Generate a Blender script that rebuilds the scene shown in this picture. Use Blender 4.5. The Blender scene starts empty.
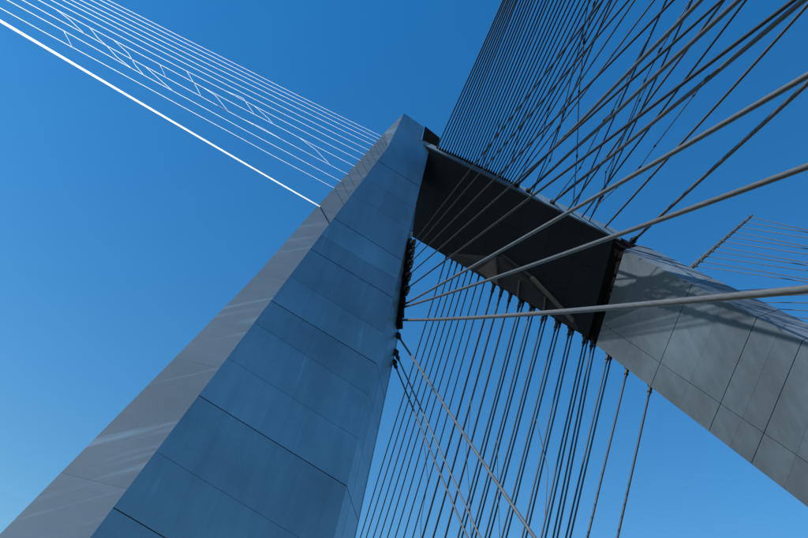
import bpy, bmesh, math, random
from mathutils import Vector, Matrix

random.seed(7)
S = bpy.context.scene
COL = S.collection
R = math.radians

# ------------------------------------------------------------------ camera
PITCH, ROLL, FPX, EYE = 45.0, 15.0, 700.0, 1.7     # focal length in pixels of the 808 px wide photograph
cp, sp, cr, sr = math.cos(R(PITCH)), math.sin(R(PITCH)), math.cos(R(ROLL)), math.sin(R(ROLL))
FW = Vector((0, cp, sp)); UP0 = Vector((0, -sp, cp)); RT0 = Vector((1, 0, 0))
UPV = UP0 * cr - RT0 * sr
RTV = RT0 * cr + UP0 * sr
C0 = Vector((0, 0, EYE))
cam = bpy.data.cameras.new('camera')
cam.sensor_width = 36.0
cam.lens = 36.0 * FPX / 808.0
cam.clip_start = 0.1
cam.clip_end = 20000
camo = bpy.data.objects.new('camera', cam)
m3 = Matrix((RTV, UPV, -FW)).transposed()
camo.matrix_world = Matrix.Translation(C0) @ m3.to_4x4()
COL.objects.link(camo)
S.camera = camo

# ------------------------------------------------------------------ sky, sun, exposure
SUN_AZ, SUN_EL = -24.0, 31.0        # azimuth measured from -X (the left) towards +Y (ahead)
sdir = Vector((-math.cos(R(SUN_AZ)) * math.cos(R(SUN_EL)), math.sin(R(SUN_AZ)) * math.cos(R(SUN_EL)), math.sin(R(SUN_EL))))
W = bpy.data.worlds.new('World'); S.world = W; W.use_nodes = True
wt = W.node_tree; wt.nodes.clear()
wo = wt.nodes.new('ShaderNodeOutputWorld'); bg = wt.nodes.new('ShaderNodeBackground')
sky = wt.nodes.new('ShaderNodeTexSky'); sky.sky_type = 'NISHITA'; sky.sun_disc = False
sky.sun_elevation = R(SUN_EL)
sky.sun_rotation = math.atan2(sdir.x, sdir.y)
sky.altitude = 300; sky.air_density = 1.95; sky.dust_density = 0.0; sky.ozone_density = 5.2
hs = wt.nodes.new('ShaderNodeHueSaturation'); hs.inputs['Saturation'].default_value = 1.36; hs.inputs['Hue'].default_value = 0.506
wt.links.new(sky.outputs[0], hs.inputs['Color'])
wt.links.new(hs.outputs[0], bg.inputs['Color']); bg.inputs['Strength'].default_value = 0.15
wt.links.new(bg.outputs[0], wo.inputs[0])
sl = bpy.data.lights.new('sun', 'SUN'); sl.energy = 4.2; sl.angle = R(0.53); sl.color = (1.0, 0.95, 0.88)
so = bpy.data.objects.new('sun', sl); so.rotation_euler = sdir.to_track_quat('Z', 'Y').to_euler(); so.location = (-60, 10, 120)
COL.objects.link(so)
S.view_settings.view_transform = 'Standard'; S.view_settings.look = 'None'
S.view_settings.exposure = 0.12; S.view_settings.gamma = 1.0
S.view_settings.use_curve_mapping = False
S.render.engine = 'CYCLES'

# ------------------------------------------------------------------ helpers
def ray(px):
    return (FW * FPX + RTV * (px[0] - 404) + UPV * (269 - px[1])).normalized()
def at(px, s):
    return C0 + ray(px) * s
def onplane(px, A, n):
    d = ray(px)
    return C0 + d * ((A - C0).dot(n) / d.dot(n))
def project(P):
    v = P - C0; z = v.dot(FW)
    return 404 + FPX * v.dot(RTV) / z, 269 - FPX * v.dot(UPV) / z
def nearest_on_line(A, B, px):
    """point of the line AB that the pixel's ray passes closest to"""
    d = ray(px); w = B - A; r = A - C0
    a, b, c_, e, f = w.dot(w), w.dot(d), 1.0, w.dot(r), d.dot(r)
    t = (b * f - c_ * e) / (a * c_ - b * b)
    return A + w * t
def tag(o, label=None, cat=None, group=None, kind=None):
    if label: o['label'] = label
    if cat: o['category'] = cat
    if group: o['group'] = group
    if kind: o['kind'] = kind
    return o
def mesh(name, verts, faces, mat, parent=None, loc=(0, 0, 0), smooth=False, uvs=None):
    me = bpy.data.meshes.new(name)
    me.from_pydata([tuple(v) for v in verts], [], faces)
    if uvs:
        ul = me.uv_layers.new(name='UVMap')
        for i, uv in enumerate(uvs): ul.data[i].uv = uv
    me.materials.append(mat)
    if smooth:
        for p in me.polygons: p.use_smooth = True
    else:
        bm = bmesh.new(); bm.from_mesh(me); bmesh.ops.recalc_face_normals(bm, faces=bm.faces); bm.to_mesh(me); bm.free()
    me.update()
    o = bpy.data.objects.new(name, me); COL.objects.link(o)
    o.location = loc
    if parent: o.parent = parent
    return o
def empty(name, loc):
    o = bpy.data.objects.new(name, None); o.empty_display_size = 1; o.location = loc; COL.objects.link(o); return o

# ------------------------------------------------------------------ materials
def newmat(name):
    m = bpy.data.materials.new(name); m.use_nodes = True
    return m, m.node_tree.nodes, m.node_tree.links, m.node_tree.nodes['Principled BSDF']
def steel(name, col, metallic, rough, streak_dir=(0, 0, 1), streak=0.25, var=0.12, mottle=0.6, scratch=None):
    m, N, L, b = newmat(name)
    tc = N.new('ShaderNodeTexCoord'); oi = N.new('ShaderNodeObjectInfo')
    # rain streaks and stains with a shape of their own
    mp = N.new('ShaderNodeMapping')
    mp.inputs['Scale'].default_value = (1.6, 1.6, 0.10) if streak_dir[2] else (0.25, 0.25, 1.5)
    n1 = N.new('ShaderNodeTexNoise'); n1.inputs['Scale'].default_value = 0.9; n1.inputs['Detail'].default_value = 6; n1.inputs['Roughness'].default_value = 0.65
    n2 = N.new('ShaderNodeTexNoise'); n2.inputs['Scale'].default_value = 0.22; n2.inputs['Detail'].default_value = 5
    n3 = N.new('ShaderNodeTexNoise'); n3.inputs['Scale'].default_value = 14; n3.inputs['Detail'].default_value = 4
    L.new(tc.outputs['Object'], mp.inputs[0]); L.new(mp.outputs[0], n1.inputs[0])
    L.new(tc.outputs['Object'], n2.inputs[0]); L.new(tc.outputs['Object'], n3.inputs[0])
    def mul(a, k, c):
        x = N.new('ShaderNodeMath'); x.operation = 'MULTIPLY_ADD'; L.new(a, x.inputs[0]); x.inputs[1].default_value = k; x.inputs[2].default_value = c; return x.outputs[0]
    def op(o, a, c):
        x = N.new('ShaderNodeMath'); x.operation = o; L.new(a, x.inputs[0]); L.new(c, x.inputs[1]); return x.outputs[0]
    f = op('MULTIPLY', mul(n1.outputs[0], streak * 2, 1 - streak), mul(n2.outputs[0], mottle, 1 - mottle / 2))
    f = op('MULTIPLY', f, mul(oi.outputs['Random'], var, 1 - var / 2))
    f = op('MULTIPLY', f, mul(n3.outputs[0], 0.2, 0.9))
    if scratch:
        # pale scuffs and run-off marks drawn out along one direction of the face
        along, across, fu, fv, amt, lo = scratch
        def dot(v):
            d = N.new('ShaderNodeVectorMath'); d.operation = 'DOT_PRODUCT'; L.new(tc.outputs['Object'], d.inputs[0]); d.inputs[1].default_value = v; return d.outputs['Value']
        cx = N.new('ShaderNodeCombineXYZ'); L.new(mul(dot(along), fu, 0), cx.inputs[0]); L.new(mul(dot(across), fv, 0), cx.inputs[1])
        n4 = N.new('ShaderNodeTexNoise'); n4.inputs['Scale'].default_value = 1.0; n4.inputs['Detail'].default_value = 4; n4.inputs['Roughness'].default_value = 0.6
        L.new(cx.outputs[0], n4.inputs[0])
        rp = N.new('ShaderNodeValToRGB'); e = rp.color_ramp.elements
        e[0].position = lo; e[0].color = (0, 0, 0, 1); e[1].position = lo + 0.14; e[1].color = (1, 1, 1, 1)
        L.new(n4.outputs[0], rp.inputs[0])
        f = op('MULTIPLY', f, mul(rp.outputs[0], amt, 1.0))
    mix = N.new('ShaderNodeMix'); mix.data_type = 'RGBA'; mix.blend_type = 'MULTIPLY'; mix.inputs[0].default_value = 1
    mix.inputs[6].default_value = (*col, 1)
    cmb = N.new('ShaderNodeCombineColor'); [L.new(f, cmb.inputs[i]) for i in range(3)]
    L.new(cmb.outputs[0], mix.inputs[7]); L.new(mix.outputs[2], b.inputs['Base Color'])
    b.inputs['Metallic'].default_value = metallic
    L.new(mul(n1.outputs[0], 0.25, rough - 0.12), b.inputs['Roughness'])
    bp = N.new('ShaderNodeBump'); bp.inputs['Strength'].default_value = 0.05; bp.inputs['Distance'].default_value = 0.2
    L.new(n2.outputs[0], bp.inputs['Height']); L.new(bp.outputs[0], b.inputs['Normal'])
    return m
def cable_mat(name, col, rough=0.5, twist=1.0, sss=0.6):
    m, N, L, b = newmat(name)
    uv = N.new('ShaderNodeUVMap'); uv.uv_map = 'UVMap'
    wv = N.new('ShaderNodeTexWave'); wv.wave_type = 'BANDS'; wv.bands_direction = 'DIAGONAL'; wv.inputs['Scale'].default_value = 1.0
    mp = N.new('ShaderNodeMapping'); mp.inputs['Scale'].default_value = (1.0, 1.1, 1)
    L.new(uv.outputs[0], mp.inputs[0]); L.new(mp.outputs[0], wv.inputs[0])
    oi = N.new('ShaderNodeObjectInfo')
    n = N.new('ShaderNodeTexNoise'); n.inputs['Scale'].default_value = 1.3; n.inputs['Detail'].default_value = 5
    tc = N.new('ShaderNodeTexCoord'); L.new(tc.outputs['Object'], n.inputs[0])
    mm = N.new('ShaderNodeMath'); mm.operation = 'MULTIPLY_ADD'; mm.inputs[1].default_value = 0.16 * twist; mm.inputs[2].default_value = 0.9
    L.new(wv.outputs['Fac'], mm.inputs[0])
    m2 = N.new('ShaderNodeMath'); m2.operation = 'MULTIPLY_ADD'; m2.inputs[1].default_value = 0.4; m2.inputs[2].default_value = 0.8
    L.new(n.outputs[0], m2.inputs[0])
    m4 = N.new('ShaderNodeMath'); m4.operation = 'MULTIPLY'; L.new(mm.outputs[0], m4.inputs[0]); L.new(m2.outputs[0], m4.inputs[1])
    m5 = N.new('ShaderNodeMath'); m5.operation = 'MULTIPLY_ADD'; m5.inputs[1].default_value = 0.4; m5.inputs[2].default_value = 0.8; L.new(oi.outputs['Random'], m5.inputs[0])
    m6 = N.new('ShaderNodeMath'); m6.operation = 'MULTIPLY'; L.new(m4.outputs[0], m6.inputs[0]); L.new(m5.outputs[0], m6.inputs[1])
    mix = N.new('ShaderNodeMix'); mix.data_type = 'RGBA'; mix.blend_type = 'MULTIPLY'; mix.inputs[0].default_value = 1
    mix.inputs[6].default_value = (*col, 1)
    cmb = N.new('ShaderNodeCombineColor'); [L.new(m6.outputs[0], cmb.inputs[i]) for i in range(3)]
    L.new(cmb.outputs[0], mix.inputs[7]); L.new(mix.outputs[2], b.inputs['Base Color'])
    b.inputs['Roughness'].default_value = rough
    if twist == 0:
        b.inputs['Subsurface Weight'].default_value = 1.0; b.inputs['Subsurface Radius'].default_value = (1, 1, 1); b.inputs['Subsurface Scale'].default_value = sss
    bp = N.new('ShaderNodeBump'); bp.inputs['Strength'].default_value = 0.2 * twist; bp.inputs['Distance'].default_value = 0.01
    L.new(wv.outputs['Fac'], bp.inputs['Height']); L.new(bp.outputs[0], b.inputs['Normal'])
    return m
def plain(name, col, rough=0.6, metallic=0.0, nscale=3.0, amt=0.35):
    m, N, L, b = newmat(name)
    tc = N.new('ShaderNodeTexCoord'); n = N.new('ShaderNodeTexNoise'); n.inputs['Scale'].default_value = nscale; n.inputs['Detail'].default_value = 6
    L.new(tc.outputs['Object'], n.inputs[0])
    rp = N.new('ShaderNodeValToRGB')
    rp.color_ramp.elements[0].position = 0.3; rp.color_ramp.elements[1].position = 0.7
    rp.color_ramp.elements[0].color = (*[c * (1 - amt) for c in col], 1); rp.color_ramp.elements[1].color = (*[c * (1 + amt) for c in col], 1)
    L.new(n.outputs[0], rp.inputs[0]); L.new(rp.outputs[0], b.inputs['Base Color'])
    b.inputs['Roughness'].default_value = rough; b.inputs['Metallic'].default_value = metallic
    return m
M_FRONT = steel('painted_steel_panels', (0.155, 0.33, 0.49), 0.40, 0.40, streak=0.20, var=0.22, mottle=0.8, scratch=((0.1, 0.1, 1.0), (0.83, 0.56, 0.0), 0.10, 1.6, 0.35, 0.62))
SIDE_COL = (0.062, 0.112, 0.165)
M_LEG = steel('weathered_grey_panels', (0.09, 0.125, 0.16), 0.2, 0.55, streak=0.30, mottle=1.2)
M_BEAM = steel('shade_darkened_beam_panels', (0.02, 0.028, 0.04), 0.1, 0.5, streak=0.25)  # the beam's shade is put into this darker base colour
M_CORE = plain('dark_core_steel', (0.02, 0.021, 0.023), 0.7)  # dark steel core that shows in the gaps between panels
M_BRKT = steel('bare_steel_bracket', (0.22, 0.205, 0.195), 0.2, 0.5, streak=0.2)
M_FASC = steel('fascia_steel', (0.15, 0.24, 0.32), 0.2, 0.5, streak=0.2)
M_BLACK = plain('joint_shade_and_housing_black', (0.008, 0.008, 0.009), 0.9)  # near-black paints the shade in the knee joint; also colours the anchor housings
M_BLACK.node_tree.nodes['Principled BSDF'].inputs['Specular IOR Level'].default_value = 0.08
M_HAUNCH = steel('grey_haunch_plate', (0.075, 0.08, 0.09), 0.1, 0.6, streak=0.2)
M_SOCK = plain('anchor_socket_iron', (0.025, 0.026, 0.03), 0.5, 0.3)
M_DARKC = cable_mat('dark_cable_sheath', (0.026, 0.030, 0.038), 0.5, 0.3)
M_BLACKC = cable_mat('black_cable_sheath', (0.010, 0.012, 0.016), 0.6, 0.3)
M_GREYC = cable_mat('grey_cable_sheath', (0.085, 0.093, 0.10), 0.5)
M_MIDC = cable_mat('steel_cable_sheath', (0.085, 0.09, 0.095), 0.5, 0.3)
M_WHITEC = cable_mat('white_cable_sheath', (0.40, 0.44, 0.50), 0.4, 0.0)
M_WHITEB = cable_mat('white_thick_cable_sheath', (0.88, 0.88, 0.86), 0.4, 0.0, 2.5)
M_GROUND = plain('dry_ground', (0.045, 0.045, 0.043), 0.95, nscale=0.3)
M_ROAD = plain('asphalt', (0.05, 0.05, 0.052), 0.9, nscale=2.0, amt=0.2)

# ------------------------------------------------------------------ ground and road (below and behind the camera)
g = mesh('ground', [(-4000, -4000, 0), (4000, -4000, 0), (4000, 4000, 0), (-4000, 4000, 0)], [(0, 1, 2, 3)], M_GROUND)
tag(g, kind='structure')
def deck_x(y):      # the line on which the cables land: straight behind, bending left ahead
    return 14.0 if y < 40 else 14.0 - (y - 40) * 0.10
rv, rf = [], []
ys = [-220 + 10 * i for i in range(53)]
for i, y in enumerate(ys):
    x = deck_x(y)
    rv += [(x - 9.5, y, 0.004), (x + 9.5, y, 0.004)]
    if i: rf.append((2 * i - 2, 2 * i - 1, 2 * i + 1, 2 * i))
tag(mesh('road', rv, rf, M_ROAD), kind='structure')

# ------------------------------------------------------------------ pylon
BASE = Vector((-5, 38, 0))
pylon = empty('bridge_pylon', BASE)
tag(pylon, 'grey steel pylon of two panelled legs joined by a dark beam', 'pylon')

def slab(name, quad, n, th, gap, mat, parent, base=BASE, seg=1):
    """a cladding panel: outer face on the quad, thickness th inwards, edges drawn in by the joint"""
    a, b, c, d = [Vector(q) for q in quad]
    if isinstance(gap, (int, float)): gap = (gap,) * 4       # bottom, right, top, left
    def inset(p, q, r_, s, ga, gb):
        # move p along its two edges (towards q by gb, towards s by ga)
        e1 = (q - p); e2 = (s - p)
        return p + e1.normalized() * gb + e2.normalized() * ga
    gb_, gr, gt, gl = gap
    P = [a + (b - a).normalized() * gl + (d - a).normalized() * gb_,
         b + (a - b).normalized() * gr + (c - b).normalized() * gb_,
         c + (d - c).normalized() * gr + (b - c).normalized() * gt,
         d + (c - d).normalized() * gl + (a - d).normalized() * gt]
    V = [p - base for p in P] + [p - n * th - base for p in P]
    F = [(0, 1, 2, 3), (4, 7, 6, 5), (0, 4, 5, 1), (1, 5, 6, 2), (2, 6, 7, 3), (3, 7, 4, 0)]
    return mesh(name, V, F, mat, parent)

class Line3:
    """polyline in height order, evaluated by z"""
    def __init__(s, pts): s.p = sorted([Vector(q) for q in pts], key=lambda v: v.z)
    def z(s, z):
        p = s.p
        for i in range(len(p) - 1):
            if z <= p[i + 1].z or i == len(p) - 2:
                a, b = p[i], p[i + 1]
                t = (z - a.z) / (b.z - a.z)
                return a + (b - a) * t

# --- left leg: section corners A (left back), B (front ridge), C (right front), D (right back)
th = R(27)
nF = Vector((math.sin(th), -math.cos(th), 0)); CF = Vector((-0.1, 39, 0))
fp = lambda px: onplane(px, CF, nF)
B_lo, B_hi, TIP = fp((90, 538)), fp((388, 147)), fp((404, 113))
C_lo, C_hi = fp((334, 538)), fp((430, 147))
C_n1, C_n2 = fp((421, 140)), fp((424, 127))
def to_ground(a, b): return a + (b - a) * ((0 - a.z) / (b.z - a.z))
B_gr, C_gr = to_ground(B_lo, B_hi), to_ground(C_lo, C_hi)
Bl = Line3([B_gr, B_lo, B_hi, TIP])
Cl = Line3([C_gr, C_lo, C_hi])
hA = Vector((-0.998, 0.06, 0)); nA = (B_hi - B_lo).cross(hA).normalized()
if nA.dot(C0 - B_lo) < 0: nA = -nA
ap = lambda px: onplane(px, B_lo, nA)
A_pts = [ap((0, 534)), ap((160, 373)), ap((262, 269)), ap((320, 203)), ap((385, 132))]
su_ = (ap((140, 468)) - ap((60, 490))).normalized(); sv_ = nA.cross(su_).normalized()
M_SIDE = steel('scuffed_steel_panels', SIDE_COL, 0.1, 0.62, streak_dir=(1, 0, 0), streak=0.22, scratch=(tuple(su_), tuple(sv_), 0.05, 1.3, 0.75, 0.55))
A_gr = to_ground(A_pts[0], A_pts[2])
A_TIP = TIP + Vector((-0.25, 1.2, 0.05))
Al = Line3([A_gr] + A_pts + [A_TIP])
hD = Vector((0.30, 0.954, 0)); nD = (C_hi - C_lo).cross(hD).normalized()
if nD.dot(C0 - C_lo) < 0: nD = -nD
dp = lambda px: onplane(px, C_lo, nD)
D_lo, D_mid = dp((355, 538)), dp((398, 338))
D_top = dp((412.5, 232))
D_gr = to_ground(D_lo, D_mid)
Dl = Line3([D_gr, D_lo, D_mid, D_top, C_hi + Vector((-0.35, 2.6, 0))])

def El(z):          # back left corner, tucked behind the left face
    k = 1 - z / 75.0
    return Al.z(z) + Vector((1.6 + 1.2 * k, 2.0 + 2.0 * k, 0))
def section(z, ins):
    q = [Al.z(z), Bl.z(z), Cl.z(z), Dl.z(z), El(z)]
    c = sum(q, Vector()) / 5
    return [p + (c - p).normalized() * ins for p in q]
zs = [0, 8, 14, 20, 26, 32, 38, 44, 50, 55, C_hi.z - 0.15]
V, F = [], []
for k, z in enumerate(zs):
    V += [p - BASE for p in section(z, 0.16)]
    if k:
        o = 5 * k
        for i in range(5):
            j = (i + 1) % 5
            F.append((o - 5 + i, o - 5 + j, o + j, o + i))
F.append((0, 1, 2, 3, 4)); n = len(V); F.append(tuple(range(n - 5, n)))
leg1 = mesh('leg', V, F, M_CORE, pylon)
leg1['label'] = 'broad tapering leg with blue shaded front and scuffed grey side'

# front cladding rows: (ridge pixel, right edge pixel, strong joint?)
rows = [((112, 507), (165, 538), 1), ((157, 452), (238, 501), 0), ((200, 396), (343, 484), 1), ((230, 359), (357, 438), 0), ((257, 324), (367, 394), 0),
        ((272, 301), (377, 364), 1), ((290, 276), (385, 334), 0), ((311, 249), (395, 299), 1), ((321, 235), (401, 282), 0),
        ((334, 218), (403, 261), 1), ((352, 194), (413, 231), 0), ((365, 178), (417, 210), 0), ((378, 161), (420, 187), 1)]
levels = []     # (zB, zC, gap)
for bpx, cpx, st in rows:
    pb, pc = fp(bpx), fp(cpx)
    zb = pb.z
    # slope of the joint, carried on to the right edge
    x0, x1 = pb.x, pc.x
    zc = pb.z + (pc.z - pb.z) / (x1 - x0) * (Cl.z(pc.z).x - x0)
    levels.append((zb, zc, 0.028 if st else 0.009))
low = levels[0]
pre = [(0.0, 0.0, 0.03)]
for i in (1, 2): pre.append((low[0] * i / 3, low[1] * i / 3, 0.03))
levels = pre + levels
top_z = B_hi.z + 0.01
for i in range(len(levels)):
    zb0, zc0, g0 = levels[i]
    if i + 1 < len(levels):
        zb1, zc1, g1 = levels[i + 1]
        slab('panel', (Bl.z(zb0), Cl.z(zc0), Cl.z(zc1), Bl.z(zb1)), nF, 0.10, (g0, 0, g1, 0), M_FRONT, leg1)
        # inner side strip: two columns beside the front edge
        if zc1 < 46:
            cA, cB = Cl.z(zc0), Cl.z(zc1); dA, dB = Dl.z(zc0), Dl.z(zc1)
            mA, mB = cA.lerp(dA, 0.36), cB.lerp(dB, 0.36)
            slab('panel', (cA, mA, mB, cB), nD, 0.09, (g0, 0.02, g1, 0), M_FRONT, leg1)
            slab('panel', (mA, dA, dB, mB), nD, 0.09, (g0, 0, g1, 0.02), M_FRONT, leg1)
# head panel, notched on the right where the cable saddle sits
zb0, zc0, g0 = levels[-1]
head = [Bl.z(zb0) + Vector((0, 0, g0)), Cl.z(zc0) + Vector((0, 0, g0)), C_hi, C_n1, C_n2, TIP, B_hi]
nn = len(head)
V = [p - BASE for p in head] + [p - nF * 1.1 - BASE for p in head]
F = [tuple(range(nn)), tuple(range(2 * nn - 1, nn - 1, -1))] + [(i, (i + 1) % nn, nn + (i + 1) % nn, nn + i) for i in range(nn)]
mesh('panel', V, F, M_FRONT, leg1)
# left side cladding, long sheets
zl = [0, 8, 16, 24.5, 33, 41.5, 49.5, A_pts[4].z]
for i in range(len(zl) - 1):
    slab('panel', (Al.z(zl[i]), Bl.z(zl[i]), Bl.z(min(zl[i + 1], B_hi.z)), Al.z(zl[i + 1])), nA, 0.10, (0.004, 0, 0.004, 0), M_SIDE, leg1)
V = [p - BASE for p in (A_pts[4], Bl.z(min(A_pts[4].z, B_hi.z)), B_hi, TIP, A_TIP)]
V += [v - nA * 0.1 for v in V]
F = [(0, 1, 2, 3, 4), (9, 8, 7, 6, 5)] + [(i, (i + 1) % 5, 5 + (i + 1) % 5, 5 + i) for i in range(5)]
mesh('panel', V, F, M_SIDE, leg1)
# back of the leg
zk = [0, 12, 24, 36, 46, C_hi.z - 0.2]
for i in range(len(zk) - 1):
    for fa, fb_ in ((Dl.z, El), (El, lambda z: Al.z(z).lerp(El(z), 0.15))):
        q = (fa(zk[i]), fb_(zk[i]), fb_(zk[i + 1]), fa(zk[i + 1]))
        nb_ = (q[1] - q[0]).cross(q[3] - q[0]).normalized()
        mid = (Al.z(zk[i]) + Bl.z(zk[i]) + Cl.z(zk[i]) + Dl.z(zk[i])) / 4
        if nb_.dot(q[0].lerp(q[1], .5) - mid) < 0: nb_ = -nb_
        slab('panel', q, nb_, 0.1, (0.03, 0.02, 0.03, 0.02), M_FRONT, leg1)

# --- cross beam
L1, L2 = at((430, 149), 67), at((411, 236), 68.5)
K1 = at((614, 238), 64)
nB = (K1 - L1).cross(L2 - L1).normalized()
if nB.dot(C0 - L1) < 0: nB = -nB
bp_ = lambda px: onplane(px, L1, nB)
K2 = bp_((588, 338))
LA, LB = L1 + (L1 - K1).normalized() * 1.2, L2 + (L2 - K2).normalized() * 1.0
back = Vector((0, 2.0, 3.4))
FAS = Vector((0, 0.25, 1.0))               # fascia above the beam's front edge
def prism(name, front, off, mat, parent, ins=0.0, nrm=None):
    k = len(front)
    f2 = [p - nrm * ins for p in front] if nrm else front
    V = [p - BASE for p in f2] + [p + off - BASE for p in f2]
    F = [tuple(range(k)), tuple(range(2 * k - 1, k - 1, -1))] + [(i, (i + 1) % k, k + (i + 1) % k, k + i) for i in range(k)]
    return mesh(name, V, F, mat, parent)
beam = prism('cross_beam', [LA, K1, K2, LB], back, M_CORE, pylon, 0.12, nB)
beam['label'] = 'dark shaded beam between the legs with a fascia along its upper edge'
cols = 7
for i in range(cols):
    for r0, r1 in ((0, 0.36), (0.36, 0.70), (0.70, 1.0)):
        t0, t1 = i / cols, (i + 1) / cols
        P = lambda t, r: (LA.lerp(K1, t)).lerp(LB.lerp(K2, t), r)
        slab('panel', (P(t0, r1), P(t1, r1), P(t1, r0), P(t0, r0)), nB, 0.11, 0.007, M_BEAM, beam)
nFas = FAS.cross(K1 - L1).normalized()
if nFas.dot(C0 - L1) < 0: nFas = -nFas
KX = K1 + (K1 - L1).normalized() * 0.6
for i in range(8):
    a, b = LA.lerp(KX, i / 8), LA.lerp(KX, (i + 1) / 8)
    up = FAS * (0.9 + 0.8 * i / 8); up2 = FAS * (0.9 + 0.8 * (i + 1) / 8)
    lift = nFas * 0.14
    slab('fascia_panel', (a + lift, b + lift, b + up2 + lift, a + up + lift), nFas, 0.16, (0, 0.012, 0, 0.012), M_FASC, beam)
# top plate under the cable sockets
a, b = LA + FAS * 0.85, KX + FAS * 1.65
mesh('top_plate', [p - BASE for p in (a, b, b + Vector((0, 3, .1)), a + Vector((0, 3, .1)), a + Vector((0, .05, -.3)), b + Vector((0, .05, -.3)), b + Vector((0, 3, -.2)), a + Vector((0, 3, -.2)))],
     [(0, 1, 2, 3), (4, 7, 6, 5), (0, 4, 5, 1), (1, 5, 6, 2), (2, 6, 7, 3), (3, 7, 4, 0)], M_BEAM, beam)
# haunch along the lower edge: a folded bracket proud of the beam
h_up = [(448, 253), (503, 257), (534, 279), (574, 318)]
h_lo = [(448, 256.5), (500, 286), (535, 306), (580, 332)]
proud = [0.04, 0.22, 0.25, 0.05]
hu = [bp_(p) + nB * 0.03 for p in h_up]
hl = [bp_(p) + nB * q for p, q in zip(h_lo, (0.04, 0.10, 0.10, 0.04))]
hm = [bp_((p[0] * 0.72 + q[0] * 0.28, p[1] * 0.72 + q[1] * 0.28)) + nB * k for p, q, k in zip(h_up, h_lo, proud)]
for i in range(3):
    mesh('haunch_plate', [p - BASE for p in (hu[i], hu[i + 1], hm[i + 1], hm[i], hl[i + 1], hl[i])] , [(0, 1, 2, 3), (3, 2, 4, 5)], M_HAUNCH, beam)
def bar(name, a, b, w, h, side, mat, parent, base=BASE):
    d = (b - a).normalized(); s = d.cross(side).normalized(); u = s.cross(d).normalized()
    V = []
    for p in (a, b):
        for x, y in ((-1, -1), (1, -1), (1, 1), (-1, 1)): V.append(p + s * x * w / 2 + u * y * h / 2 - base)
    return mesh(name, V, [(0, 3, 2, 1), (4, 5, 6, 7), (0, 1, 5, 4), (1, 2, 6, 5), (2, 3, 7, 6), (3, 0, 4, 7)], mat, parent)
bar('stiffener', bp_((533, 276)) + nB * 0.55, bp_((574, 320)) + nB * 0.35, 0.28, 0.6, nB, M_BRKT, beam)
bar('stiffener', bp_((503, 254)) + nB * 0.3, bp_((534, 277)) + nB * 0.3, 0.12, 0.4, nB, M_HAUNCH, beam)
for px in ((498, 264), (520, 280), (546, 296)):
    a = bp_(px) + nB * 0.2; bar('stiffener', a, bp_((px[0] - 1.5, px[1] + 16)) + nB * 0.2, 0.14, 0.6, nB, M_BRKT, beam)
mesh('gusset', [p - BASE for p in (bp_((478, 270)) + nB * .25, bp_((497, 257)) + nB * .7, bp_((499, 284)) + nB * .5, bp_((478, 270)) - nB * .1, bp_((497, 257)) - nB * .1, bp_((499, 284)) - nB * .1)],
     [(0, 1, 2), (5, 4, 3), (0, 3, 4, 1), (1, 4, 5, 2), (2, 5, 3, 0)], M_BRKT, beam)

# --- knee block that ties the beam into the leg (filled below)
# --- right leg
R1 = at((808, 343), 48)
nR = (R1 - K1).cross(K2 - K1).normalized()
if nR.dot(C0 - K1) < 0: nR = -nR
rp_ = lambda px: onplane(px, K1, nR)
U0, U1 = rp_((617, 246)), rp_((808, 343))            # upper fold
Q0, Q1 = rp_((588, 339)), rp_((805, 505))            # lower edge
J0, J1 = rp_((600, 322)), rp_((808, 463))            # long joint
gz = (U1 - U0)
tgu = (0 - U0.z) / (U1 - U0).z; tgq = (0 - Q0.z) / (Q1 - Q0).z
up_ = lambda t: U0.lerp(U1, t)
lo_ = lambda t: Q0.lerp(Q1, t)
jo_ = lambda t: J0.lerp(J1, t)
backR = -nR * 4.2 + Vector((0, 0.6, 0.4))
bev = -nR * 1.5 + Vector((0.15, -0.35, 0.55))         # the upper facet falls back from the fold
tG = 1.0
Ug, Qg = up_(tgu), lo_(tgq)
leg2 = prism('leg', [U0, Ug, Qg, Q0], backR, M_BLACK, pylon, 0.45, nR)
leg2['label'] = 'sunlit grey panelled leg running down from the knee of the dark beam'
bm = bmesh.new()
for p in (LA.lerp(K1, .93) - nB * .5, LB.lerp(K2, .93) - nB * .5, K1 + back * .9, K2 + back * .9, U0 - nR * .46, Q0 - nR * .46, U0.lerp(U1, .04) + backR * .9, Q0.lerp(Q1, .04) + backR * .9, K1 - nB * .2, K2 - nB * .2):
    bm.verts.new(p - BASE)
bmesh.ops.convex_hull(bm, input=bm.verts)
kme = bpy.data.meshes.new('knee_block'); bm.to_mesh(kme); bm.free(); kme.materials.append(M_BLACK)  # its black colour stands for the shadow band at the knee
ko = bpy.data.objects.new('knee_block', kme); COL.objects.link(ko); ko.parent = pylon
def tparam(A, B, px):
    p = nearest_on_line(A, B, px); return (p - A).dot(B - A) / (B - A).length_squared
tu = [tparam(U0, U1, p) for p in ((692, 284), (757, 317), (802, 341))]
tl = [tparam(Q0, Q1, p) for p in ((651, 386), (709, 431), (751, 464))]
su = [0.055] + tu; sl_ = [0.055] + tl
while su[-1] < tgu - 0.25 and sl_[-1] < tgq - 0.25:
    su.append(su[-1] + 0.21); sl_.append(sl_[-1] + 0.21)
su.append(tgu); sl_.append(tgq)
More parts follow.
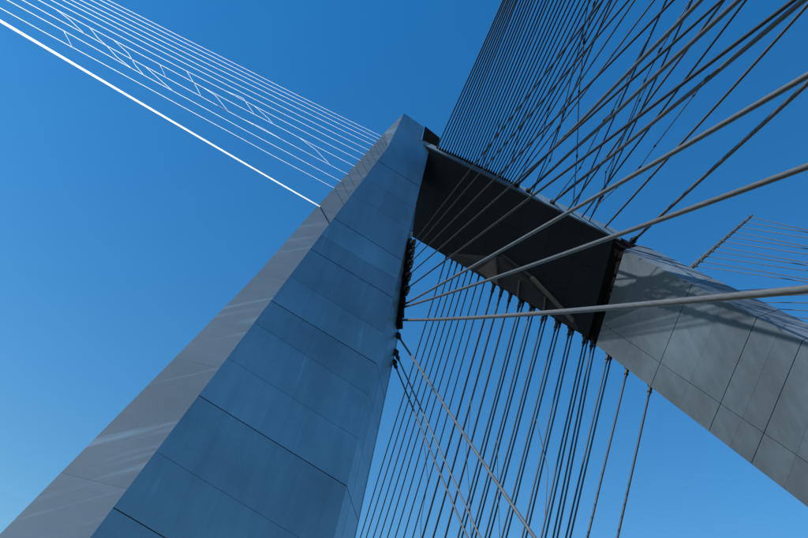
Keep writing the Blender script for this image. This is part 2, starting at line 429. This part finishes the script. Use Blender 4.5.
for i in range(len(su) - 1):
    halves = ((0, 0.52), (0.52, 1)) if i < 4 else ((0, 1),)
    for h0, h1 in halves:
        f = lambda s, h: s[i] + (s[i + 1] - s[i]) * h
        ua, ub, la, lb = up_(f(su, h0)), up_(f(su, h1)), lo_(f(sl_, h0)), lo_(f(sl_, h1))
        def cut(a, b):      # where the transverse joint meets the long joint
            n = nR.cross(J1 - J0); t = (J0 - a).dot(n) / (b - a).dot(n); return a + (b - a) * max(0.05, min(0.95, t))
        ja, jb = cut(ua, la), cut(ub, lb)
        ga = 0.03 if h0 == 0 else 0.006; gb = 0.03 if h1 == 1 else 0.006
        slab('panel', (ja, jb, ub, ua), nR, 0.42, (0.022, gb, 0, ga), M_LEG, leg2)
        slab('panel', (la, lb, jb, ja), nR, 0.42, (0, gb, 0.022, ga), M_LEG, leg2)
        nV = (ub - ua).cross(bev).normalized()
        if nV.dot(C0 - ua) < 0: nV = -nV
        slab('panel', (ua, ub, ub + bev, ua + bev), nV, 0.1, (0, gb, 0, ga), M_LEG, leg2)
        q = (lb, la, la + backR, lb + backR)
        nU = (q[1] - q[0]).cross(q[3] - q[0]).normalized()
        if nU.z > 0: nU = -nU
        slab('panel', q, nU, 0.1, (0, gb, 0, ga), M_LEG, leg2)

# ------------------------------------------------------------------ cables
def tube(pts, rad, sides=8, base=Vector()):
    V, F, UV = [], [], []
    d0 = (pts[-1] - pts[0]).normalized()
    ref = Vector((0, 0, 1)) if abs(d0.z) < 0.9 else Vector((1, 0, 0))
    dist = 0
    dists = []
    for k, p in enumerate(pts):
        d = (pts[min(k + 1, len(pts) - 1)] - pts[max(k - 1, 0)]).normalized()
        a = d.cross(ref).normalized(); b = a.cross(d)
        if k: dist += (p - pts[k - 1]).length
        dists.append(dist)
        rr = rad[k] if isinstance(rad, (list, tuple)) else rad
        for s in range(sides):
            an = 2 * math.pi * s / sides
            V.append(p + (a * math.cos(an) + b * math.sin(an)) * rr - base)
    for k in range(len(pts) - 1):
        for s in range(sides):
            s2 = (s + 1) % sides
            F.append((k * sides + s, k * sides + s2, (k + 1) * sides + s2, (k + 1) * sides + s))
            UV += [(s / sides, dists[k]), ((s + 1) / sides, dists[k]), ((s + 1) / sides, dists[k + 1]), (s / sides, dists[k + 1])]
    F.append(tuple(range(sides - 1, -1, -1))); UV += [(0, 0)] * sides
    n0 = (len(pts) - 1) * sides
    F.append(tuple(range(n0, n0 + sides))); UV += [(0, 0)] * sides
    return V, F, UV
ALL = {}
ORD = ('first second third fourth fifth sixth seventh eighth ninth tenth eleventh twelfth thirteenth fourteenth fifteenth sixteenth seventeenth eighteenth '
       'nineteenth twentieth twenty-first twenty-second twenty-third twenty-fourth twenty-fifth twenty-sixth twenty-seventh twenty-eighth twenty-ninth thirtieth thirty-first thirty-second thirty-third thirty-fourth thirty-fifth thirty-sixth thirty-seventh thirty-eighth thirty-ninth fortieth').split()
def cable(P0, P1, rad, mat, label, group, sag=0.004, socket=1.0, key=None, seg=22, wob=0.0, name='stay_cable'):
    Ln = (P1 - P0).length
    d = (P1 - P0).normalized(); side = d.cross(Vector((0, 0, 1))).normalized()
    ph, ph2 = random.random() * 6, random.random() * 6
    pts = []
    for k in range(seg + 1):
        t = k / seg
        w = math.sin(t * 29 + ph) * math.sin(t * 11 + ph2) * wob * min(1, 6 * t)
        pts.append(P0.lerp(P1, t) - Vector((0, 0, 1)) * (sag * Ln * 4 * t * (1 - t)) + side * w)
    V, F, UV = tube(pts, rad, 8, P0)
    o = mesh(name, V, F, mat, None, P0, True, UV)
    tag(o, label, 'cable', group)
    if socket:
        u = (pts[1] - pts[0]).normalized(); s = socket
        prof = [(-0.25, 0.26), (0.0, 0.26), (0.02, 0.34), (0.16, 0.34), (0.18, 0.22), (0.85, 0.16), (0.87, 0.2), (1.0, 0.2), (1.02, 0.13), (1.4, 0.11)]
        V, F, UV = tube([P0 + u * (x * s) for x, r_ in prof], [max(rad * 1.05, r_ * s) for x, r_ in prof], 10, P0)
        mesh('anchor_socket', V, F, M_SOCK, o, (0, 0, 0), False, UV)
    if key: ALL.setdefault(key, []).append(pts)
    return o
def plane_land(P0, q, xf, k=0.0, z=-0.2):
    """where the plane of eye, anchor and exit pixel meets the landing line x = xf + k*y on the deck"""
    n = (P0 - C0).cross(ray(q))
    y = -(n.x * xf + n.z * (z - EYE)) / (n.y + n.x * k)
    return Vector((xf + k * y, y, z))

# fan over the road: anchors on the beam's upper edge, landing behind the camera
TA, TB = LA + FAS * 0.88 + Vector((0, .5, 0)), KX + FAS * 1.68 + Vector((0, .5, 0))
ex0 = [503, 507, 511, 515.5, 520.5, 526, 532, 538.5, 545.5, 553, 561, 570, 579.5, 590, 602, 616, 633, 652]
ex = []
for i in range(len(ex0) - 1): ex += [ex0[i], (ex0[i] + ex0[i + 1]) / 2 + random.uniform(-.7, .7)]
ex = ex[:-3] + [633, 652, 696, 734, 799]
N1 = len(ex)
for i, e in enumerate(ex):
    t = i / (N1 - 1)
    ax = 437.5 + 83 * t ** 0.95 + (0 if i < N1 - 2 else (7, 31)[i - N1 + 2])
    if i == N1 - 2: ax = 527
    if i == N1 - 1: ax = 551
    ay = 148 + (ax - 440) * 0.475
    P0 = nearest_on_line(TA, TB, (ax, ay))
    P1 = plane_land(P0, (e, 0), 14.0)
    big = i >= N1 - 3
    cable(P0, P1, 0.055 if not big else 0.115, M_DARKC if i < N1 - 6 else M_MIDC,
          'dark fan cable above the beam, %s along from the head of the broad leg' % ORD[i] if not big else 'thicker steel cable on the upper edge of the beam, %s from the knee' % ORD[N1 - 1 - i],
          'fan above the beam' if not big else 'thick cables above the beam', 0.004, 0.75 if not big else 1.25, 'fan', wob=0.05)
# crossing set on the knee side of the beam
for a, e, r_, mt in [((566, 209), (720, 0), .08, M_MIDC), ((580, 216), (742, 0), .075, M_DARKC), ((602, 226), (809, 0), .095, M_MIDC), ((573, 212), (664, 0), .06, M_DARKC),
                 ((533, 192), (610, 0), .055, M_DARKC), ((590, 221), (690, 0), .06, M_DARKC)]:
    P0 = nearest_on_line(TA, TB, a) + Vector((0, 1.0, 0.05))
    n_ = (P0 - C0).cross(ray(e)); P1 = Vector((-(n_.y * -110.0 + n_.z * (-0.2 - EYE)) / n_.x, -110.0, -0.2))
    cable(P0, P1, r_, mt, 'thin cable crossing steeply behind the fan above the beam knee', 'steep crossing cables above the beam', 0.004, 1.0, 'fan', wob=0.10)
P0 = nearest_on_line(U0 + bev, U1 + bev, (634, 240)) - bev.normalized() * 0.1
cable(P0, plane_land(P0, (808, 80), 14.0), 0.13, M_GREYC, 'grey cable rising from the top of the sunlit leg beside the knee', None, 0.003, 0.9, 'fan')

# cables from the inner edge of the broad leg, over the road
zone = [(412, 243), (412, 251), (412, 259), (412, 268), (411, 278), (411, 290)]
def edge_x(y): return 398 + (338 - y) * 14.5 / 106.0      # the leg's inner edge in the photograph
def inner(px): return dp((edge_x(px[1]) - 1.5, px[1])) + nD * 0.05
for ki, (a, e, r_) in enumerate([((412, 247), (600, 0), .045), ((412, 256), (625, 0), .045), ((411, 266), (668, 0), .05), ((410, 278), (715, 0), .055), ((409, 291), (784, 0), .065)]):
    P0 = inner(a); P1 = plane_land(P0, e, 14.0)
    cable(P0, P1, r_ * 0.85, M_BLACKC, 'dark cable from the inner edge of the broad leg, %s below the beam' % ORD[ki], 'cables from the inner edge of the broad leg', 0.004, 1.3, 'inner')
for a, e, r_, lab, sg in [((408, 306), (808, 67), .078, 'thick grey cable crossing the beam and climbing steeply past the knee', .004),
                     ((407, 308), (808, 150), .08, 'thick grey cable passing the beam knee, between two other thick cables', .008),
                     ((406, 320), (808, 269), .105, 'thick grey cable sagging nearly level across the beam knee and sunlit leg', .010),
                     ((399, 335), (537, 538), .085, 'grey cable slanting down to the right from the broad leg across the hanging cables', .003),
                     ((393, 362), (470, 538), .06, 'thin bowed cable slanting down from a socket low on the broad leg', .006),
                     ]:
    P0 = inner(a); P1 = plane_land(P0, e, 14.0)
    cable(P0, P1, r_, M_GREYC, lab, None, sg, 0.75, 'inner', seg=30)
P0 = inner((391, 352)) ; 
cable(P0, plane_land(P0, (468, 538), 14.0) + Vector((3, 2, 0)), 0.055, M_MIDC, 'thinnest grey cable slanting from the broad leg across the hanging cables', None, .004, 0.8)
# anchor housing on the leg's inner edge
hz = [dp((edge_x(328 - 11 * k) - 3.0, 328 - 11 * k)) for k in range(9)]
for k in range(8):
    a, b = hz[k], hz[k + 1]
    bar('anchor_housing', a.lerp(b, 0.06) + nD * 0.2, a.lerp(b, 0.94) + nD * 0.1, 0.7, 0.5, nD, M_BLACK, leg1)
# saddle box behind the head
sx = [(425, 126), (440, 138), (436, 152), (422, 141)]
q = [at(p, 68.2) for p in sx]
prism('cable_saddle', q, Vector((0.2, 1.6, 0.6)), M_SOCK, leg1)

# hanging cables: anchors on the lower edge of beam and leg, landing ahead on the bending deck
def lower_anchor(x):
    if x < 588: return bp_((x, 236 + (x - 411) * (338 - 236) / 177.0)) - nB * 0.3
    return rp_((x, 339 + (x - 588) * (505 - 339) / 217.0)) - nR * 0.5
hang = [(646, 617, 1), (623, 587, 1), (604, 565.5, 2), (588, 553, 2)]
for y4, y5 in [(571, 541), (553.6, 522), (537, 502), (521, 485), (507, 471.5), (494, 458), (482, 445), (471, 433), (461, 422), (451, 412.5), (443, 403.6), (435, 395), (428, 387), (421.5, 380), (415, 373), (408.5, 366), (402, 360)]:
    sl2 = (y4 - y5) / 138.0
    x = (y4 + sl2 * (400 - 236 + 0.576 * 411)) / (1 + sl2 * 0.576)
    hang.append((x, y5, 2 if y5 > 455 else 1))
for i, (x, e, n_) in enumerate(hang):
    if x < 589 and i == 4: pass
    P0 = lower_anchor(x)
    yy = 236 + (x - 411) * 0.576
    for k in range(n_):
        P1 = plane_land(P0, (e, 538), 18.0, -0.115)
        if P1.y < 0 or P1.y > 170: 
            P1 = plane_land(P0, (e, 538), 18.0, -0.115)
        off = Vector((0.32 * k, 0.1 * k, 0))
        far = i > 12
        cable(P0 + off, P1 + off, 0.09 if n_ == 1 and not far else 0.075 if not far else 0.06, M_DARKC,
              ('single dark cable hanging from the lower edge of the sunlit leg, %s from the knee' % ORD[1 - i] if x > 610 else
               'dark cable of a twin pair hanging from the beam, %s pair from the knee' % ORD[i - 2] if n_ == 2 else
               'thin dark cable hanging from the beam, %s from the broad leg' % ORD[len(hang) - 1 - i]),
              ('cables hanging from the sunlit leg' if x > 610 else 'twin cables hanging from the beam' if n_ == 2 else 'single cables hanging from the beam'),
              0.003, (0.9 if k == 0 else 0.65) if not far else 0.5, 'hang', wob=0.03)

# backstays to the left
bs = [((322.5, 203), (0, 16)), ((337, 184.5), (0, 3)), ((344, 178), (15, 0)), ((351, 171), (30, 0)), ((358, 163), (46, 0)), ((363.5, 157), (59, 0)), ((368, 151.5), (70, 0)),
      ((372.5, 147), (79, 0)), ((376.5, 142), (88, 0)), ((379.5, 138.5), (98, 0)), ((382, 135.5), (107, 0)), ((384.5, 133), (115, 0))]
for i, (a, e) in enumerate(bs):
    P0 = ap(a) - nA * 0.15 + Vector((0.1, 0.35, 0))
    P1 = plane_land(P0, e, -22.0)
    cable(P0, P1, 0.05 if i == 0 else 0.015 - 0.0003 * i, M_WHITEC if i else M_WHITEB,
          'thick bright white backstay, lowest of the cables behind the broad leg' if i == 0 else 'thin white backstay behind the broad leg, %s above the thick white one' % ORD[i - 1],
          None if i == 0 else 'thin white backstays', 0.003, 0.0, 'back', wob=0.0 if i == 0 else 0.03)

# ------------------------------------------------------------------ cross ties lashed to the cables
def depth_on(key, px):
    best = (1e9, None)
    for pts in ALL[key]:
        pr = None
        for k, p in enumerate(pts):
            if (p - C0).dot(FW) < 3: break
            q = project(p)
            if pr:
                ax, ay = pr; bx, by = q
                l2 = (bx - ax) ** 2 + (by - ay) ** 2
                t = max(0, min(1, ((px[0] - ax) * (bx - ax) + (px[1] - ay) * (by - ay)) / l2)) if l2 else 0
                d = math.hypot(ax + (bx - ax) * t - px[0], ay + (by - ay) * t - px[1])
                if d < best[0]: best = (d, (pts[k - 1].lerp(p, t) - C0).length, (ax + (bx - ax) * t, ay + (by - ay) * t))
            pr = q
    return best[1:]
def tie(key, poly, rad, mat, label, group, clamps=True):
    # resample and set each point on the cable it is lashed to
    poly = [depth_on(key, poly[0])[1]] + poly[1:-1] + [depth_on(key, poly[-1])[1]]
    pts = []
    for i in range(len(poly) - 1):
        (x0, y0), (x1, y1) = poly[i], poly[i + 1]
        n_ = 4
        for k in range(n_ if i < len(poly) - 2 else n_ + 1): pts.append((x0 + (x1 - x0) * k / n_, y0 + (y1 - y0) * k / n_))
    ds = [depth_on(key, p)[0] for p in pts]
    ds = [sum(ds[max(0, i - 3):i + 4]) / len(ds[max(0, i - 3):i + 4]) for i in range(len(ds))]
    P = [at(p, d - 0.08) for p, d in zip(pts, ds)]
    V, F, UV = tube(P, rad, 6, P[0])
    o = mesh('cross_tie', V, F, mat, None, P[0], True, UV)
    tag(o, label, 'cable tie', group)
    if clamps:
        for k in range(4, len(P) - 1, 4):
            u = (P[k + 1] - P[k - 1]).normalized()
            V, F, UV = tube([P[k] - u * .22, P[k] - u * .18, P[k] + u * .18, P[k] + u * .22], [rad * 1.2, rad * 1.9, rad * 1.9, rad * 1.2], 8, P[0])
            mesh('clamp', V, F, M_SOCK, o)
    return o
for poly in [[(574, 203), (577, 156), (579, 93), (584, 41), (594, 4), (600, -20)], [(541, 195), (550, 160), (560, 126), (572, 75), (582, 37), (592, -10)],
             [(590, 222), (605, 190), (616, 152), (627, 126), (645, 80), (660, 50), (676, 24), (694, -8)], [(594, 223), (603, 196), (606, 172), (618, 150), (640, 100), (647, 80)],
             [(604, 210), (640, 167), (655, 146), (694, 95), (707, 78), (752, 40)], [(556, 202), (580, 168), (604, 120), (612, 112), (632, 70), (652, 28)],
             [(518, 186), (528, 160), (542, 138), (549, 108), (556, 92)], [(500, 178), (512, 160), (520, 130), (530, 104)], [(480, 168), (487, 150), (497, 135), (499, 118)]]:
    tie('fan', poly, 0.038, M_MIDC, 'kinked tie rope lashed across the fan of cables above the beam', 'ties across the upper fan')
for poly in [[(55, 10), (70, 20), (83, 37)], [(88, 30), (98, 38), (106, 47)], [(108, 43), (117, 57), (131, 71)], [(112, 43), (128, 53), (136, 66), (142, 79)],
             [(145, 66), (158, 78), (171, 95)], [(160, 64), (168, 74)], [(186, 72), (197, 88), (201, 97)], [(62, 34), (73, 46)], [(200, 90), (215, 95), (229, 110)],
             [(226, 90), (243, 98), (255, 113)], [(255, 104), (268, 118), (272, 126)], [(205, 101), (222, 108), (236, 120)], [(240, 122), (262, 128), (281, 143)], [(300, 136), (316, 150), (332, 163)]]:
    tie('back', poly, 0.011, M_WHITEC, 'short white tie rope linking neighbouring thin backstays', 'ties between the white backstays', False)
for poly in [[(470, 400), (466, 450), (470, 500), (468, 538)], [(425, 440), (428, 480), (421, 520), (424, 545)], [(497, 440), (498, 490), (499, 545)], [(540, 420), (548, 470), (541, 520)]]:
    tie('hang', poly, 0.03, M_MIDC, 'thin slack tie rope looped among the hanging cables', 'ties among the hanging cables', False)

# ------------------------------------------------------------------ far pylon arm behind the sunlit leg
FT = at((750, 217), 84); FB = at((672, 284), 80); FK = at((700, 345), 82); FG = at((830, 470), 84)
fg = FG + (FG - FK) * ((0 - FG.z) / (FG.z - FK.z)) if FG.z < FK.z else Vector((FG.x, FG.y, 0))
far = empty('far_pylon', Vector((fg.x, fg.y, 0)))
tag(far, 'slender pale arm of a farther pylon studded with anchors, behind the sunlit leg', 'pylon')
fb = Vector((fg.x, fg.y, 0))
V, F, UV = tube([FT + (FT - FB).normalized() * 0.4, FT, FT.lerp(FB, .5), FB], [0.10, 0.15, 0.2, 0.3], 6, fb); mesh('arm', V, F, M_LEG, far)
V, F, UV = tube([FB + (FT - FB).normalized() * .2, FK, FG, fg], [0.38, 0.9, 1.1, 1.5], 6, fb); mesh('leg', V, F, M_LEG, far)
for i in range(16):
    t = i / 11.0
    p = FT.lerp(FB, t * 0.80)
    px = project(p)
    e = (808, 226 + 5.5 * i + (3 if i % 3 == 0 else 0)) if i < 11 else (808, 286 + (i - 11) * 8)
    if i >= 11: p = at((706 + (i - 11) * 12, 292 + (i - 11) * 5), 83); 
    d1 = at(e, 62 + i * 0.6)
    end = p + (d1 - p) * ((p.z + 0.2) / (p.z - d1.z)) if d1.z < p.z else p + (d1 - p) * 2
    cable(p, end, 0.045, M_GREYC, ('hair thin pale cable, %s from the tip of the far pylon arm' % ORD[i] if i < 11 else 'hair thin pale cable of the far pylon, close above the sunlit leg'), 'cables of the far pylon', 0.002, 0.0, 'far', wob=0.06)
    if i < 11:
        u = (FT - FB).normalized(); s_ = (d1 - p).normalized()
        V, F, UV = tube([p - s_ * .45, p - s_ * .4, p + s_ * .5, p + s_ * .9], [.06, .15, .15, .06], 6, fb); mesh('anchor_socket', V, F, M_SOCK, far)
